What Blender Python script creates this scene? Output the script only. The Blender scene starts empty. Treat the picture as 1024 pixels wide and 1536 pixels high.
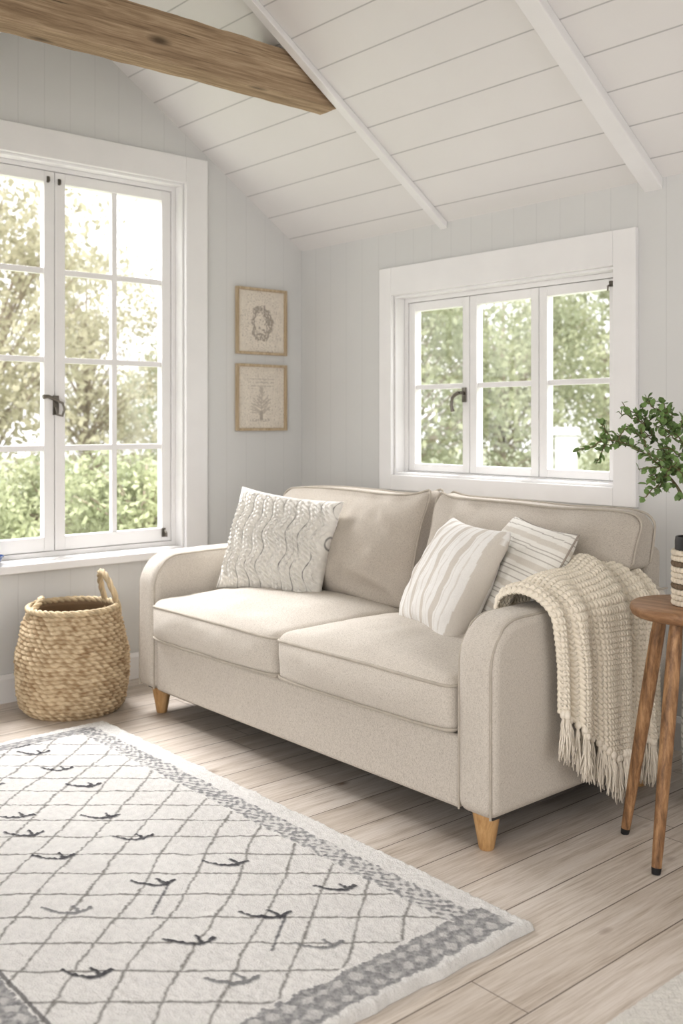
import bpy, bmesh, math, random
import numpy as np
from mathutils import Vector, noise, Matrix, Euler
random.seed(7); np.random.seed(7)
S = bpy.context.scene; COL = S.collection
PI = math.pi
H = 1.25; FPX = 1505.0; CAMX, CAMY = 4.353, -3.478
FX, FY = -0.756, 0.655; RX, RY = 0.655, 0.756
def W(px, py, d):
    l = (px-512)/FPX*d
    return Vector((CAMX+FX*d+RX*l, CAMY+FY*d+RY*l, H-(py-632)*d/FPX))
def G(px, py):
    return W(px, py, H*FPX/(py-632))
def c(r, g, b):
    f = lambda v: (v/255/12.92) if v/255 <= .04045 else ((v/255+.055)/1.055)**2.4
    return (f(r), f(g), f(b), 1)
def n3(x, y, z): return noise.noise(Vector((x, y, z)))

# ---------------------------------------------------------------- mesh builder
class MB:
    def __init__(s): s.v = []; s.f = []
    def add(s, vs, fs):
        o = len(s.v); s.v += [tuple(v) for v in vs]; s.f += [tuple(i+o for i in f) for f in fs]; return s
    def box(s, x0, x1, y0, y1, z0, z1):
        return s.add([(x0,y0,z0),(x1,y0,z0),(x1,y1,z0),(x0,y1,z0),(x0,y0,z1),(x1,y0,z1),(x1,y1,z1),(x0,y1,z1)],
              [(0,3,2,1),(4,5,6,7),(0,1,5,4),(1,2,6,5),(2,3,7,6),(3,0,4,7)])
    def prismx(s, poly, x0, x1):
        n = len(poly)
        vs = [(x0,a,b) for a,b in poly]+[(x1,a,b) for a,b in poly]
        return s.add(vs, [tuple(range(n))[::-1], tuple(range(n,2*n))]+[(i,(i+1)%n,n+(i+1)%n,n+i) for i in range(n)])
    def tube(s, pts, r, n=8, closed=False):
        pts = [Vector(p) for p in pts]; m = len(pts)
        rr = r if isinstance(r, (list, tuple)) else [r]*m
        vs = []; up = None
        for i, p in enumerate(pts):
            a = pts[(i-1) % m] if (closed or i > 0) else p
            b = pts[(i+1) % m] if (closed or i < m-1) else p
            t = (b-a).normalized() if (b-a).length > 1e-9 else Vector((0,0,1))
            if up is None:
                up = t.orthogonal().normalized()
            up = (up - t*up.dot(t))
            up = up.normalized() if up.length > 1e-6 else t.orthogonal().normalized()
            w = t.cross(up)
            for k in range(n):
                a_ = 2*PI*k/n
                vs.append(p+(up*math.cos(a_)+w*math.sin(a_))*rr[i])
        fs = []
        for i in range(m if closed else m-1):
            j = (i+1) % m
            for k in range(n):
                fs.append((i*n+k, i*n+(k+1)%n, j*n+(k+1)%n, j*n+k))
        if not closed:
            fs.append(tuple(range(n))[::-1]); fs.append(tuple((m-1)*n+k for k in range(n)))
        return s.add(vs, fs)
    def lathe(s, prof, cx=0, cy=0, n=40):
        m = len(prof); vs = []
        for r, z in prof:
            for k in range(n):
                a = 2*PI*k/n; vs.append((cx+r*math.cos(a), cy+r*math.sin(a), z))
        fs = [(i*n+k, i*n+(k+1)%n, (i+1)*n+(k+1)%n, (i+1)*n+k) for i in range(m-1) for k in range(n)]
        if prof[0][0] > 1e-6: fs.append(tuple(range(n))[::-1])
        if prof[-1][0] > 1e-6: fs.append(tuple((m-1)*n+k for k in range(n)))
        return s.add(vs, fs)
    def grid(s, P, wrap=False):
        a = len(P); b = len(P[0])
        vs = [p for row in P for p in row]
        fs = []
        for i in range(a-1):
            for j in range(b if wrap else b-1):
                k = (j+1) % b
                fs.append((i*b+j, i*b+k, (i+1)*b+k, (i+1)*b+j))
        return s.add(vs, fs)
    def build(s, name, m, parent=None, smooth=True, bevel=0, world=True, colors=None, angle=40, fix=True, mods=None, merge=False):
        v = s.v
        if parent is not None and world:
            ox = oy = oz = 0.0; q = parent
            while q is not None:
                ox += q.location[0]; oy += q.location[1]; oz += q.location[2]; q = q.parent
            v = [(a-ox, b-oy, d-oz) for a, b, d in v]
        me = bpy.data.meshes.new(name); me.from_pydata(v, [], s.f)
        if colors is not None:
            at = me.color_attributes.new('Col', 'FLOAT_COLOR', 'POINT')
            at.data.foreach_set('color', np.asarray(colors, dtype=np.float32).ravel())
        if fix:
            bm = bmesh.new(); bm.from_mesh(me)
            if merge: bmesh.ops.remove_doubles(bm, verts=bm.verts, dist=1e-5)
            bmesh.ops.recalc_face_normals(bm, faces=bm.faces); bm.to_mesh(me); bm.free()
        if smooth:
            me.shade_smooth()
            if angle: me.set_sharp_from_angle(angle=math.radians(angle))
        me.materials.append(m)
        o = bpy.data.objects.new(name, me); COL.objects.link(o)
        if parent is not None: o.parent = parent
        if bevel:
            b = o.modifiers.new('Bevel', 'BEVEL'); b.width = bevel; b.segments = 3 if bevel < .02 else 6; b.limit_method = 'ANGLE'; b.angle_limit = math.radians(35)
        return o

def tag(o, label=None, cat=None, group=None, kind=None):
    if label: o['label'] = label
    if cat: o['category'] = cat
    if group: o['group'] = group
    if kind: o['kind'] = kind
    return o
def empty(name, loc, rz=0):
    o = bpy.data.objects.new(name, None); COL.objects.link(o); o.location = loc; o.rotation_euler = (0,0,rz); o.empty_display_size = .1
    return o

def rounded_box(hx, hy, hz, r, n=10, f=None):
    """closed soft box about the origin, deformed by f"""
    def ax(h):
        k = [h-r+r*math.sin(a*PI/2/5) for a in range(1, 6)]
        inner = list(np.linspace(-(h-r), h-r, n))
        return [-x for x in k[::-1]]+inner+k
    A = [ax(hx), ax(hy), ax(hz)]; Hh = (hx, hy, hz)
    mb = MB()
    def mp(p):
        q = []; cl = []
        for i in range(3):
            m_ = Hh[i]-r; cc = max(-m_, min(m_, p[i])); cl.append(cc); q.append(p[i]-cc)
        L = math.sqrt(sum(t*t for t in q))
        if L > 1e-9: p = tuple(cl[i]+q[i]/L*r for i in range(3))
        return f(*p) if f else p
    for axis in range(3):
        o1, o2 = [(1,2),(2,0),(0,1)][axis]
        for sgn in (-1, 1):
            P = []
            for a in A[o1]:
                row = []
                for b in A[o2]:
                    p = [0,0,0]; p[axis] = sgn*Hh[axis]; p[o1] = a; p[o2] = b
                    row.append(mp(tuple(p)))
                P.append(row)
            mb.grid(P)
    return mb

# ---------------------------------------------------------------- materials
class NT:
    def __init__(s, name):
        s.m = bpy.data.materials.new(name); s.m.use_nodes = True; s.t = s.m.node_tree
        s.b = s.t.nodes['Principled BSDF']; s.tc = s.t.nodes.new('ShaderNodeTexCoord')
    def n(s, ty, **kw):
        x = s.t.nodes.new('ShaderNode'+ty)
        for k, v in kw.items(): setattr(x, k, v)
        return x
    def lk(s, a, b): s.t.links.new(a, b)
    def setin(s, sock, v):
        if isinstance(v, bpy.types.NodeSocket): s.lk(v, sock)
        else: sock.default_value = v
    def math(s, op, a, b=0.0, cc=None):
        x = s.n('Math', operation=op); s.setin(x.inputs[0], a); s.setin(x.inputs[1], b)
        if cc is not None: s.setin(x.inputs[2], cc)
        return x.outputs[0]
    def xyz(s, v=None):
        x = s.n('SeparateXYZ'); s.lk(v or s.tc.outputs['Object'], x.inputs[0]); return x.outputs
    def comb(s, a, b, d):
        x = s.n('CombineXYZ')
        for i, v in enumerate((a, b, d)): s.setin(x.inputs[i], v)
        return x.outputs[0]
    def noise(s, scale, detail=3, vec=None, rough=.5):
        x = s.n('TexNoise'); s.lk(vec or s.tc.outputs['Object'], x.inputs['Vector']); x.inputs['Scale'].default_value = scale
        x.inputs['Detail'].default_value = detail; x.inputs['Roughness'].default_value = rough; return x.outputs['Fac']
    def ramp(s, fac, stops):
        x = s.n('ValToRGB'); s.lk(fac, x.inputs[0]); e = x.color_ramp.elements
        while len(e) < len(stops): e.new(.5)
        for i, (p, col) in enumerate(stops): e[i].position = p; e[i].color = col if len(col) == 4 else (*col, 1)
        return x.outputs[0]
    def mix(s, fac, a, b, mode='MIX'):
        x = s.n('Mix', data_type='RGBA', blend_type=mode); s.setin(x.inputs[0], fac); s.setin(x.inputs[6], a); s.setin(x.inputs[7], b)
        return x.outputs[2]
    def bump(s, h, strength=.3, dist=.002):
        x = s.n('Bump'); s.lk(h, x.inputs['Height']); x.inputs['Strength'].default_value = strength; x.inputs['Distance'].default_value = dist
        s.lk(x.outputs[0], s.b.inputs['Normal'])
    def col(s, v): s.setin(s.b.inputs['Base Color'], v)
    def rough(s, v): s.setin(s.b.inputs['Roughness'], v)

def basic(name, col, rough=.6, var=.06, scale=30, bump=0, bscale=200, bdist=.001, metal=0):
    t = NT(name); f = t.noise(scale, 3)
    d = tuple(max(0, x*(1-var*2)) for x in col[:3])+(1,); l = tuple(min(1, x*(1+var)) for x in col[:3])+(1,)
    t.col(t.ramp(f, [(.25, d), (.75, l)])); t.rough(rough); t.b.inputs['Metallic'].default_value = metal
    if bump: t.bump(t.noise(bscale, 2), bump, bdist)
    return t.m
def attr_mat(name, rough=.9, bump=.4, bscale=500, bdist=.001, sheen=0.0):
    t = NT(name); a = t.n('VertexColor'); a.layer_name = 'Col'
    f = t.noise(250, 2); t.col(t.mix(1.0, a.outputs['Color'], t.ramp(f, [(.2, (.9,.9,.9,1)), (.8, (1,1,1,1))]), 'MULTIPLY')); t.rough(rough)
    t.bump(t.noise(bscale, 2), bump, bdist); t.b.inputs['Sheen Weight'].default_value = sheen
    return t.m

def linen(name, col, dark):
    t = NT(name); o = t.xyz()
    def v(a, b, d): return t.noise(1, 1, t.comb(t.math('MULTIPLY', o[0], a), t.math('MULTIPLY', o[1], b), t.math('MULTIPLY', o[2], d)))
    w = t.math('MULTIPLY', t.math('ADD', v(850, 850, 160), v(190, 190, 850)), .5)
    t.col(t.ramp(w, [(.34, dark), (.5, col), (.66, tuple(min(1, x*1.10) for x in col[:3])+(1,))]))
    t.rough(.92); t.bump(w, .45, .0011); t.b.inputs['Sheen Weight'].default_value = .08
    return t.m
M = {}
M['linen'] = linen('linen', c(207,200,190), c(180,172,161))
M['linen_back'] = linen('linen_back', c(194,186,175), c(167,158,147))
M['piping'] = basic('piping', c(188,180,168), .9)
M['dust'] = basic('underside', c(76,72,68), .9)

def panel_mat(name, col, axis, pitch, gap, off=0.0, dark=.72, bs=.6):
    t = NT(name); o = t.xyz()[axis]
    a = t.math('FRACT', t.math('DIVIDE', t.math('ADD', o, 50+off), pitch))
    d = t.math('ABSOLUTE', t.math('SUBTRACT', a, .5))           # .5 at the joint
    m_ = t.math('MULTIPLY', t.math('SUBTRACT', d, .5-gap/pitch), pitch/gap)
    m_ = t.math('MAXIMUM', t.math('MINIMUM', m_, 1.0), 0.0)
    base = t.ramp(t.noise(2.2, 3), [(.3, tuple(x*.97 for x in col[:3])+(1,)), (.7, col)])
    t.col(t.mix(m_, base, tuple(x*dark for x in col[:3])+(1,))); t.rough(.55)  # groove shade mixed into the paint colour, on top of the bump
    h = t.math('ADD', t.math('MULTIPLY', m_, -1.0), t.math('MULTIPLY', t.noise(40, 2), .08))
    t.bump(h, bs, .003)
    return t.m
WALLC = c(220,220,218)
M['wall_x'] = panel_mat('panelled_paint_back', WALLC, 0, .125, .003, dark=.89, bs=.16)
M['wall_y'] = panel_mat('panelled_paint_gable', WALLC, 1, .125, .003, dark=.89, bs=.16)
M['ceiling'] = panel_mat('shiplap_paint', c(236,234,232), 1, .141, .0038, dark=.58, bs=.35)
M['trim'] = basic('white_gloss_paint', c(241,240,239), .4, .015, 6)
M['whitewall'] = basic('white_plaster', c(225,224,222), .7, .02)

def floor_mat():
    t = NT('whitewashed_planks'); o = t.xyz(); x, y = o[0], o[1]; P = .160
    xi = t.math('DIVIDE', t.math('ADD', x, 40.03), P); idx = t.math('FLOOR', xi); fx = t.math('FRACT', xi)
    wn = t.n('TexWhiteNoise', noise_dimensions='1D'); t.lk(idx, wn.inputs['W']); r1 = wn.outputs['Value']
    ys = t.math('DIVIDE', t.math('ADD', t.math('ADD', y, 60), t.math('MULTIPLY', r1, 1.7)), 1.75)
    seg = t.math('FLOOR', ys); fy = t.math('FRACT', ys)
    wn2 = t.n('TexWhiteNoise', noise_dimensions='2D'); t.lk(t.comb(idx, seg, 0), wn2.inputs['Vector']); r2 = wn2.outputs['Value']
    warp = t.math('MULTIPLY', t.noise(2.0, 2), 1.2)
    gv = t.comb(t.math('ADD', t.math('MULTIPLY', x, 30), warp), t.math('ADD', t.math('MULTIPLY', y, 1.5), t.math('MULTIPLY', r2, 50)), t.math('MULTIPLY', r2, 30))
    g = t.noise(1, 9, gv, .76)
    gv2 = t.comb(t.math('MULTIPLY', x, 230), t.math('MULTIPLY', y, 7), r2)
    g2 = t.noise(1, 3, gv2, .6)
    gg = t.math('ADD', t.math('MULTIPLY', g, .60), t.math('MULTIPLY', g2, .40))
    base = t.ramp(gg, [(.33, c(160,145,129)), (.43, c(198,187,174)), (.53, c(216,207,197)), (.67, c(230,224,217))])
    tint = t.ramp(r2, [(0, (.86,.84,.815,1)), (.5, (.94,.93,.92,1)), (1, (1,1,1,1))])
    col = t.mix(1.0, base, tint, 'MULTIPLY')
    vo = t.n('TexVoronoi'); vo.inputs['Scale'].default_value = 1
    t.lk(t.comb(t.math('MULTIPLY', x, 5.2), t.math('MULTIPLY', y, 2.6), 0), vo.inputs['Vector'])
    kn = t.ramp(vo.outputs['Distance'], [(.02, (1,1,1,1)), (.10, (0,0,0,1))])
    col = t.mix(t.math('MULTIPLY', kn, .85), col, c(122,98,76))
    dx = t.math('ABSOLUTE', t.math('SUBTRACT', fx, .5)); dy = t.math('ABSOLUTE', t.math('SUBTRACT', fy, .5))
    mx = t.math('GREATER_THAN', dx, .5-.0017/P); my = t.math('GREATER_THAN', dy, .5-.0012/1.75)
    gap = t.math('MAXIMUM', mx, my)
    t.col(t.mix(gap, col, c(102,89,77))); t.rough(.5)
    t.bump(t.math('ADD', t.math('MULTIPLY', gap, -1.0), t.math('MULTIPLY', gg, .35)), .4, .002)
    return t.m
M['floor'] = floor_mat()
def wood(name, light, mid, dark, axis=2, sc=30, rough=.5, along=2.0, bs=.3, knots=0, warp=2.2):
    t = NT(name); o = t.xyz()
    k = [sc, sc, sc]; k[axis] = along
    w = t.math('MULTIPLY', t.noise(4.0, 2), warp)
    v = t.comb(*[t.math('ADD', t.math('MULTIPLY', o[i], k[i]), w if i != axis else 0.0) for i in range(3)])
    g = t.noise(1, 8, v, .72)
    if knots:
        k2 = [170, 170, 170]; k2[axis] = 4
        g = t.math('ADD', t.math('MULTIPLY', g, .60), t.math('MULTIPLY', t.noise(1, 3, t.comb(*[t.math('MULTIPLY', o[i], k2[i]) for i in range(3)])), .40))
    col = t.ramp(g, [(.34, dark), (.5, mid), (.64, light)])
    if knots:
        vo = t.n('TexVoronoi'); vo.inputs['Scale'].default_value = 1
        kk = [9, 9, 9]; kk[axis] = 3.2
        t.lk(t.comb(*[t.math('MULTIPLY', o[i], kk[i]) for i in range(3)]), vo.inputs['Vector'])
        kn = t.ramp(vo.outputs['Distance'], [(.06, (1,1,1,1)), (.20, (0,0,0,1))]); col = t.mix(t.math('MULTIPLY', kn, knots), col, tuple(x*.45 for x in dark[:3])+(1,))
        # drying cracks along the grain
        k3 = [60, 60, 60]; k3[axis] = 1.6
        cr = t.ramp(t.noise(1, 2, t.comb(*[t.math('MULTIPLY', o[i], k3[i]) for i in range(3)])), [(.29, (1,1,1,1)), (.33, (0,0,0,1))])
        col = t.mix(t.math('MULTIPLY', cr, .8), col, tuple(x*.4 for x in dark[:3])+(1,)); g = t.math('SUBTRACT', g, cr)
    t.col(col); t.rough(rough); t.bump(g, bs, .002)
    return t.m
M['beam'] = wood('aged_timber', c(202,180,152), c(170,147,120), c(120,99,77), 1, 22, .85, 1.2, .8, .85, .8)
M['leg_wood'] = wood('light_oak', c(212,176,130), c(196,158,110), c(170,130,84), 2, 40)
M['table_top'] = wood('walnut_top', c(176,140,106), c(150,114,82), c(114,84,58), 0, 30, .5)
M['table_leg'] = wood('worn_pine', c(188,150,110), c(152,115,80), c(100,74,52), 2, 60, .5, 9)
M['frame_wood'] = wood('frame_oak', c(208,192,166), c(192,173,144), c(168,146,116), 2, 60)
M['rubber'] = basic('black_rubber', c(30,30,32), .5)
M['metal'] = basic('aged_pewter', c(125,120,112), .35, metal=.9)
M['knit'] = attr_mat('knitted_wool', .95, .6, 450, .0015, .2)
M['cotton'] = attr_mat('cotton_weave', .9, .35, 700, .001)
M['rug'] = attr_mat('wool_pile', .98, 1.0, 220, .004, .1)
M['paper'] = attr_mat('art_paper', .85, .2, 300)
M['straw'] = attr_mat('seagrass', .75, .6, 220, .0015)
M['throw'] = attr_mat('cream_wool_throw', .95, .5, 400, .0012, .2)
M['mount'] = basic('cream_mount', c(224,214,196), .9)
M['cord_dark'] = basic('dark_cord', c(120,104,86), .9)
M['blue'] = basic('blue_glaze', c(40,70,120), .2)
M['black'] = basic('charcoal_glaze', c(48,46,45), .4)
M['leaf_in'] = basic('plant_leaf', c(126,152,94), .45, .3, 25)
M['stem_in'] = basic('plant_stem', c(110,98,68), .7)
M['bark'] = basic('bark', c(166,154,138), .9, .2, 8)
def leaf_mat(name, a, b):
    t = NT(name); f = t.noise(1.3, 4); t.col(t.ramp(f, [(.38, a), (.62, b)])); t.rough(.7)
    out = t.t.nodes['Material Output']; tr = t.n('BsdfTranslucent'); tr.inputs[0].default_value = b
    mx = t.n('MixShader'); mx.inputs[0].default_value = .40
    t.lk(t.b.outputs[0], mx.inputs[1]); t.lk(tr.outputs[0], mx.inputs[2]); t.lk(mx.outputs[0], out.inputs[0])
    return t.m
M['leafA'] = leaf_mat('spring_leaf_pale', c(172,166,142), c(199,195,172))
M['leafB'] = leaf_mat('spring_leaf_green', c(136,143,116), c(182,184,154))
M['leafC'] = leaf_mat('hedge_leaf', c(138,146,115), c(182,185,152))
M['grass'] = basic('lawn', c(168,172,148), .9, .15, 3)
def glass_mat():
    t = NT('window_glass'); out = t.t.nodes['Material Output']
    tr = t.n('BsdfTransparent'); gl = t.n('BsdfGlossy'); gl.inputs['Roughness'].default_value = .02
    f = t.noise(1.2, 1); mx = t.n('MixShader'); t.lk(t.math('ADD', t.math('MULTIPLY', f, .01), .03), mx.inputs[0])
    t.lk(tr.outputs[0], mx.inputs[1]); t.lk(gl.outputs[0], mx.inputs[2]); t.lk(mx.outputs[0], out.inputs[0]); return t.m
M['glass'] = glass_mat()

# ---------------------------------------------------------------- room shell
SL = .676; EZ = 2.193; YR = -1.43; ZR = EZ-SL*YR; YE = 2*YR
def st(o): o['kind'] = 'structure'; return o
st(MB().box(-.2, 5.7, -5.7, .2, -.12, 0).build('floor', M['floor'], smooth=False))
WB = (.74, 2.025, .985, 1.875)
w = MB(); w.box(-.16, WB[0], 0, .16, 0, 2.35); w.box(WB[1], 5.7, 0, .16, 0, 2.35)
w.box(WB[0], WB[1], 0, .16, 0, WB[2]); w.box(WB[0], WB[1], 0, .16, WB[3], 2.35)
st(w.build('wall_back', M['wall_x'], smooth=False))
WL = (-2.08, -.76, .61, 2.45)
w = MB(); w.box(-.16, 0, WL[1], 0, 0, 3.3); w.box(-.16, 0, -5.7, WL[0], 0, 3.3)
w.box(-.16, 0, WL[0], WL[1], 0, WL[2]); w.box(-.16, 0, WL[0], WL[1], WL[3], 3.3)
st(w.build('wall_left', M['wall_y'], smooth=False))
st(MB().box(5.6, 5.76, -5.7, .16, 0, 3.3).build('wall_right', M['whitewall'], smooth=False))
st(MB().box(-.16, 5.76, -5.76, -5.6, 0, 2.5).build('wall_front', M['whitewall'], smooth=False))
th = .1
cl = MB()
cl.prismx([(.16, EZ-SL*.16), (YR, ZR), (YR, ZR+th), (.16, EZ-SL*.16+th)], -.16, 5.76)
cl.prismx([(YR, ZR), (YE, EZ), (YE, EZ+th), (YR, ZR+th)], -.16, 5.76)
cl.box(-.16, 5.76, -5.76, YE, EZ, EZ+th)
st(cl.build('ceiling', M['ceiling'], smooth=False))
for i, (x0, x1, dz) in enumerate(((1.057, 1.102, .034), (2.154, 2.236, .046), (3.25, 3.34, .046))):
    b = MB().prismx([(-.0, EZ), (-.0, EZ-dz), (YR, ZR-dz), (YR, ZR)], x0, x1)
    st(b.build('trim_%d' % (i+1), M['trim'], smooth=False, bevel=.004))
bb = MB().prismx([(-.002,0),(-.018,0),(-.018,.105),(-.010,.125),(-.002,.125)], 0.0, 5.6); st(bb.build('baseboard_back', M['trim'], smooth=False))
bb = MB(); P = [(.002,0),(.018,0),(.018,.105),(.010,.125),(.002,.125)]
bb.add([(a,-5.6,z) for a,z in P]+[(a,-.02,z) for a,z in P], [(0,1,2,3,4),(9,8,7,6,5)]+[(i,(i+1)%5,5+(i+1)%5,5+i) for i in range(5)])
st(bb.build('baseboard_left', M['trim'], smooth=False))

# ---------------------------------------------------------------- windows
def window(name, loc, rz, a0, a1, z0, z1, nsash, cols, rows, casing, sill, hands):
    root = empty(name, loc, rz); st(root)
    cl_, cr_, ct_, cb_ = casing; T = .024
    m = MB()
    m.box(a0-cl_, a0, -T, 0, z0-cb_, z1+ct_); m.box(a1, a1+cr_, -T, 0, z0-cb_, z1+ct_)
    m.box(a0, a1, -T, 0, z1, z1+ct_)
    if cb_: m.box(a0, a1, -T, 0, z0-cb_, z0)
    m.build('casing', M['trim'], root, smooth=False, bevel=.003, world=False)
    m = MB(); L = .012; D = .15
    m.box(a0, a0+L, 0, D, z0, z1); m.box(a1-L, a1, 0, D, z0, z1); m.box(a0+L, a1-L, 0, D, z1-L, z1); m.box(a0+L, a1-L, 0, D, z0, z0+L)
    F = .034; FB = F if sill else .018
    m.box(a0+L, a0+F, .06, .13, z0+L, z1-L); m.box(a1-F, a1-L, .06, .13, z0+L, z1-L)
    m.box(a0+F, a1-F, .06, .13, z1-F, z1-L); m.box(a0+F, a1-F, .06, .13, z0+L, z0+FB)
    m.build('frame', M['trim'], root, smooth=False, bevel=.002, world=False)
    if sill:
        MB().box(a0-cl_-.01, a1+cr_+.01, -.055, .05, z0-.036, z0+.002).build('sill', M['trim'], root, smooth=False, bevel=.005, world=False)
    sw = (a1-a0-2*F)/nsash; stw = sill and .05 or .042; mt = .0135 if sill else .012
    for i in range(nsash):
        s0 = a0+F+i*sw+.002; s1 = s0+sw-.004; b0 = z0+FB+.002; b1 = z1-F-.002; rb = stw+.015 if sill else .036
        m = MB(); y0, y1 = .068, .112
        m.box(s0, s0+stw, y0, y1, b0, b1); m.box(s1-stw, s1, y0, y1, b0, b1)
        m.box(s0+stw, s1-stw, y0, y1, b1-stw, b1); m.box(s0+stw, s1-stw, y0, y1, b0, b0+rb)
        g0, g1, h0, h1 = s0+stw, s1-stw, b0+rb, b1-stw
        for k in range(1, cols):
            x = g0+(g1-g0)*k/cols; m.box(x-mt, x+mt, .076, .104, h0, h1)
        for k in range(1, rows):
            z = h0+(h1-h0)*k/rows; m.box(g0, g1, .0765, .1035, z-mt, z+mt)
        sh = m.build('sash', M['trim'], root, smooth=False, bevel=.002, world=False)
        MB().box(g0-.004, g1+.004, .088, .092, h0-.004, h1+.004).build('pane', M['glass'], sh, smooth=False, world=False)
    hands(root)
    return root
def lever(root, x, z, side=1, s=1.0):
    h = empty('handle', (x, .066, z)); h.parent = root
    m = MB(); m.box(-.011*s, .011*s, -.006, 0, -.03*s, .03*s)
    m.tube([(0,0,.008*s),(0,-.035*s,.008*s)], .007*s, 10)
    m.tube([(0,-.035*s,.008*s),(side*.012*s,-.04*s,.002*s),(side*.03*s,-.042*s,-.012*s),(side*.034*s,-.042*s,-.045*s),(side*.026*s,-.042*s,-.07*s)], [.008*s,.008*s,.007*s,.007*s,.009*s], 10)
    o = m.build('lever', M['metal'], h, world=False, bevel=.0015)
def catch(root, x, z, s=1.0):
    m = MB(); m.box(x-.005*s, x+.005*s, .060, .068, z-.014*s, z+.014*s); m.tube([(x,.062,z+.008),(x,.05,z+.008),(x,.048,z-.012)], .003, 8)
    m.build('catch', M['metal'], root, world=False)
def handsL(root):
    h = MB(); x, z = -1.418, 1.335
    h.box(x-.012, x+.014, .058, .068, z-.055, z+.035)
    h.tube([(x-.075,.036,z+.028),(x-.05,.034,z+.03),(x,.036,z+.012),(x+.002,.05,z+.01)], [.011,.009,.008,.008], 10)
    h.tube([(x+.002,.05,z+.01),(x+.022,.034,z),(x+.03,.034,z-.03),(x+.02,.034,z-.06),(x,.04,z-.055),(x-.004,.05,z-.02)], .006, 10)
    h.build('handle', M['metal'], root, world=False)
    catch(root, -1.455, 2.375); catch(root, -1.40, 2.37)
    m = MB(); m.box(-.848, -.832, .056, .068, .668, .712); m.tube([(-.84,.05,.70),(-.84,.035,.69),(-.84,.035,.67)], .005, 8); m.build('stay', M['metal'], root, world=False)
def handsB(root):
    lever(root, 1.150, 1.375, -1, 1.15)
    m = MB(); m.box(1.952, 1.966, .058, .068, 1.805, 1.828); m.tube([(1.959,.055,1.81),(1.959,.04,1.805),(1.959,.04,1.785)], .004, 8); m.build('stay', M['metal'], root, world=False)
window('window_1', (0,0,0), PI/2, WL[0], WL[1], WL[2], WL[3], 2, 2, 4, (.128,.128,.133,0), True, handsL)
window('window_2', (0,0,0), 0, WB[0], WB[1], WB[2], WB[3], 3, 1, 2, (.085,.105,.14,.075), False, handsB)

# ---------------------------------------------------------------- tie beam
def beam():
    m = MB(); x0, x1 = .92, 1.04; z0, z1 = 2.615, 2.80
    ya = lambda z: -(z-EZ)/SL-.002
    yb = lambda z: YE+(z-EZ)/SL+.002
    N = 260; P = []; ns = 6
    ring = []
    cs = [(x0,z0),(x1,z0),(x1,z1),(x0,z1)]
    for i in range(4):
        a, b = cs[i], cs[(i+1)%4]
        for k in range(ns):
            t = [0,.05,.3,.5,.7,.95][k]; ring.append((a[0]*(1-t)+b[0]*t, a[1]*(1-t)+b[1]*t))
    for i in range(N+1):
        t = i/N; row = []
        for (x, z) in ring:
            y = yb(z)*(1-t)+ya(z)*t
            q = .004*n3(x*5, y*1.6, z*5)+.002*n3(x*40, y*14, z*40)
            row.append((x+q, y, min(z+q*1.2, z1+.004)))
        P.append(row)
    m.grid(P, wrap=True); L = len(ring); m.f.append(tuple(range(L))); m.f.append(tuple(N*L+k for k in range(L)))
    o = m.build('tie_beam', M['beam'], angle=35)
    tag(o, 'rough brown timber beam crossing under the white sloped ceiling', 'beam')
beam()

# ---------------------------------------------------------------- sofa
X0, X1 = .485, 2.487; AT = .142; YF, YB = -1.30, -.36; ZA = .685
sofa = empty('sofa', ((X0+X1)/2, (YF+YB)/2, 0))
tag(sofa, 'two-seat beige linen sofa on tapered wooden legs beneath the small window', 'sofa')
def arm_profile(r=.14):
    p = [(YF, .11)]
    for k in range(9):
        a = PI-k*PI/16; p.append((YF+r+r*math.cos(a), ZA-r+r*math.sin(a)))
    p += [(-1.0, ZA+.004), (-.5, ZA+.004), (YB-.01, ZA), (YB-.01, .11)]
    return p
prof = arm_profile()
for xa, xb in ((X0, X0+AT), (X1-AT, X1)):
    a = MB().prismx(prof, xa, xb).build('arm', M['linen'], sofa, bevel=.036, angle=30)
    for x in (xa+.011, xb-.011):
        pp = [(x, YF+.007, .115)]+[(x, y+.009*(1 if k < 5 else 0), z-.009) for k, (y, z) in enumerate(prof[1:-1])]
        MB().tube(pp, .0038, 8).build('piping', M['piping'], a)
m = MB().box(X0+AT-.004, X1-AT+.004, YF+.014, YB-.02, .11, .325); m.build('base', M['linen'], sofa, bevel=.012)
m = MB().box(X0+.03, X1-.03, YF+.04, YB-.03, .10, .113); m.build('underside', M['dust'], sofa)
def backf(x, y, z):
    t = (z+.37)/.74; return (x+(X0+X1)/2-.010, y-.405+.02*t, z+.46)
m = rounded_box((X1-X0)/2-.040, .055, .355, .03, 8, backf); m.build('back_frame', M['linen_back'], sofa, merge=True)
for lx in (X0+.10, X1-.075):
    for ly in (YF+.065, YB-.085):
        m = MB().lathe([(.020,0),(.023,.004),(.041,.105),(.041,.112)], lx, ly, 24)
        m.build('leg', M['leg_wood'], sofa)
XM = (X0+X1)/2+.006
def ringpts(hx, hy, r):
    rr_ = []; out = []
    for (sx, sy, a0) in ((1,-1,-90),(1,1,0),(-1,1,90),(-1,-1,180)):
        for k in range(5):
            a = math.radians(a0+k*22.5); rr_.append((sx*(hx-r)+r*math.cos(a), sy*(hy-r)+r*math.sin(a)))
    n_ = len(rr_)
    for i in range(n_):
        a, b = rr_[i], rr_[(i+1)%n_]; L = math.hypot(b[0]-a[0], b[1]-a[1]); k_ = max(1, int(L/.03))
        for j in range(k_):
            t = j/k_; out.append((a[0]*(1-t)+b[0]*t, a[1]*(1-t)+b[1]*t))
    return out
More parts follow.
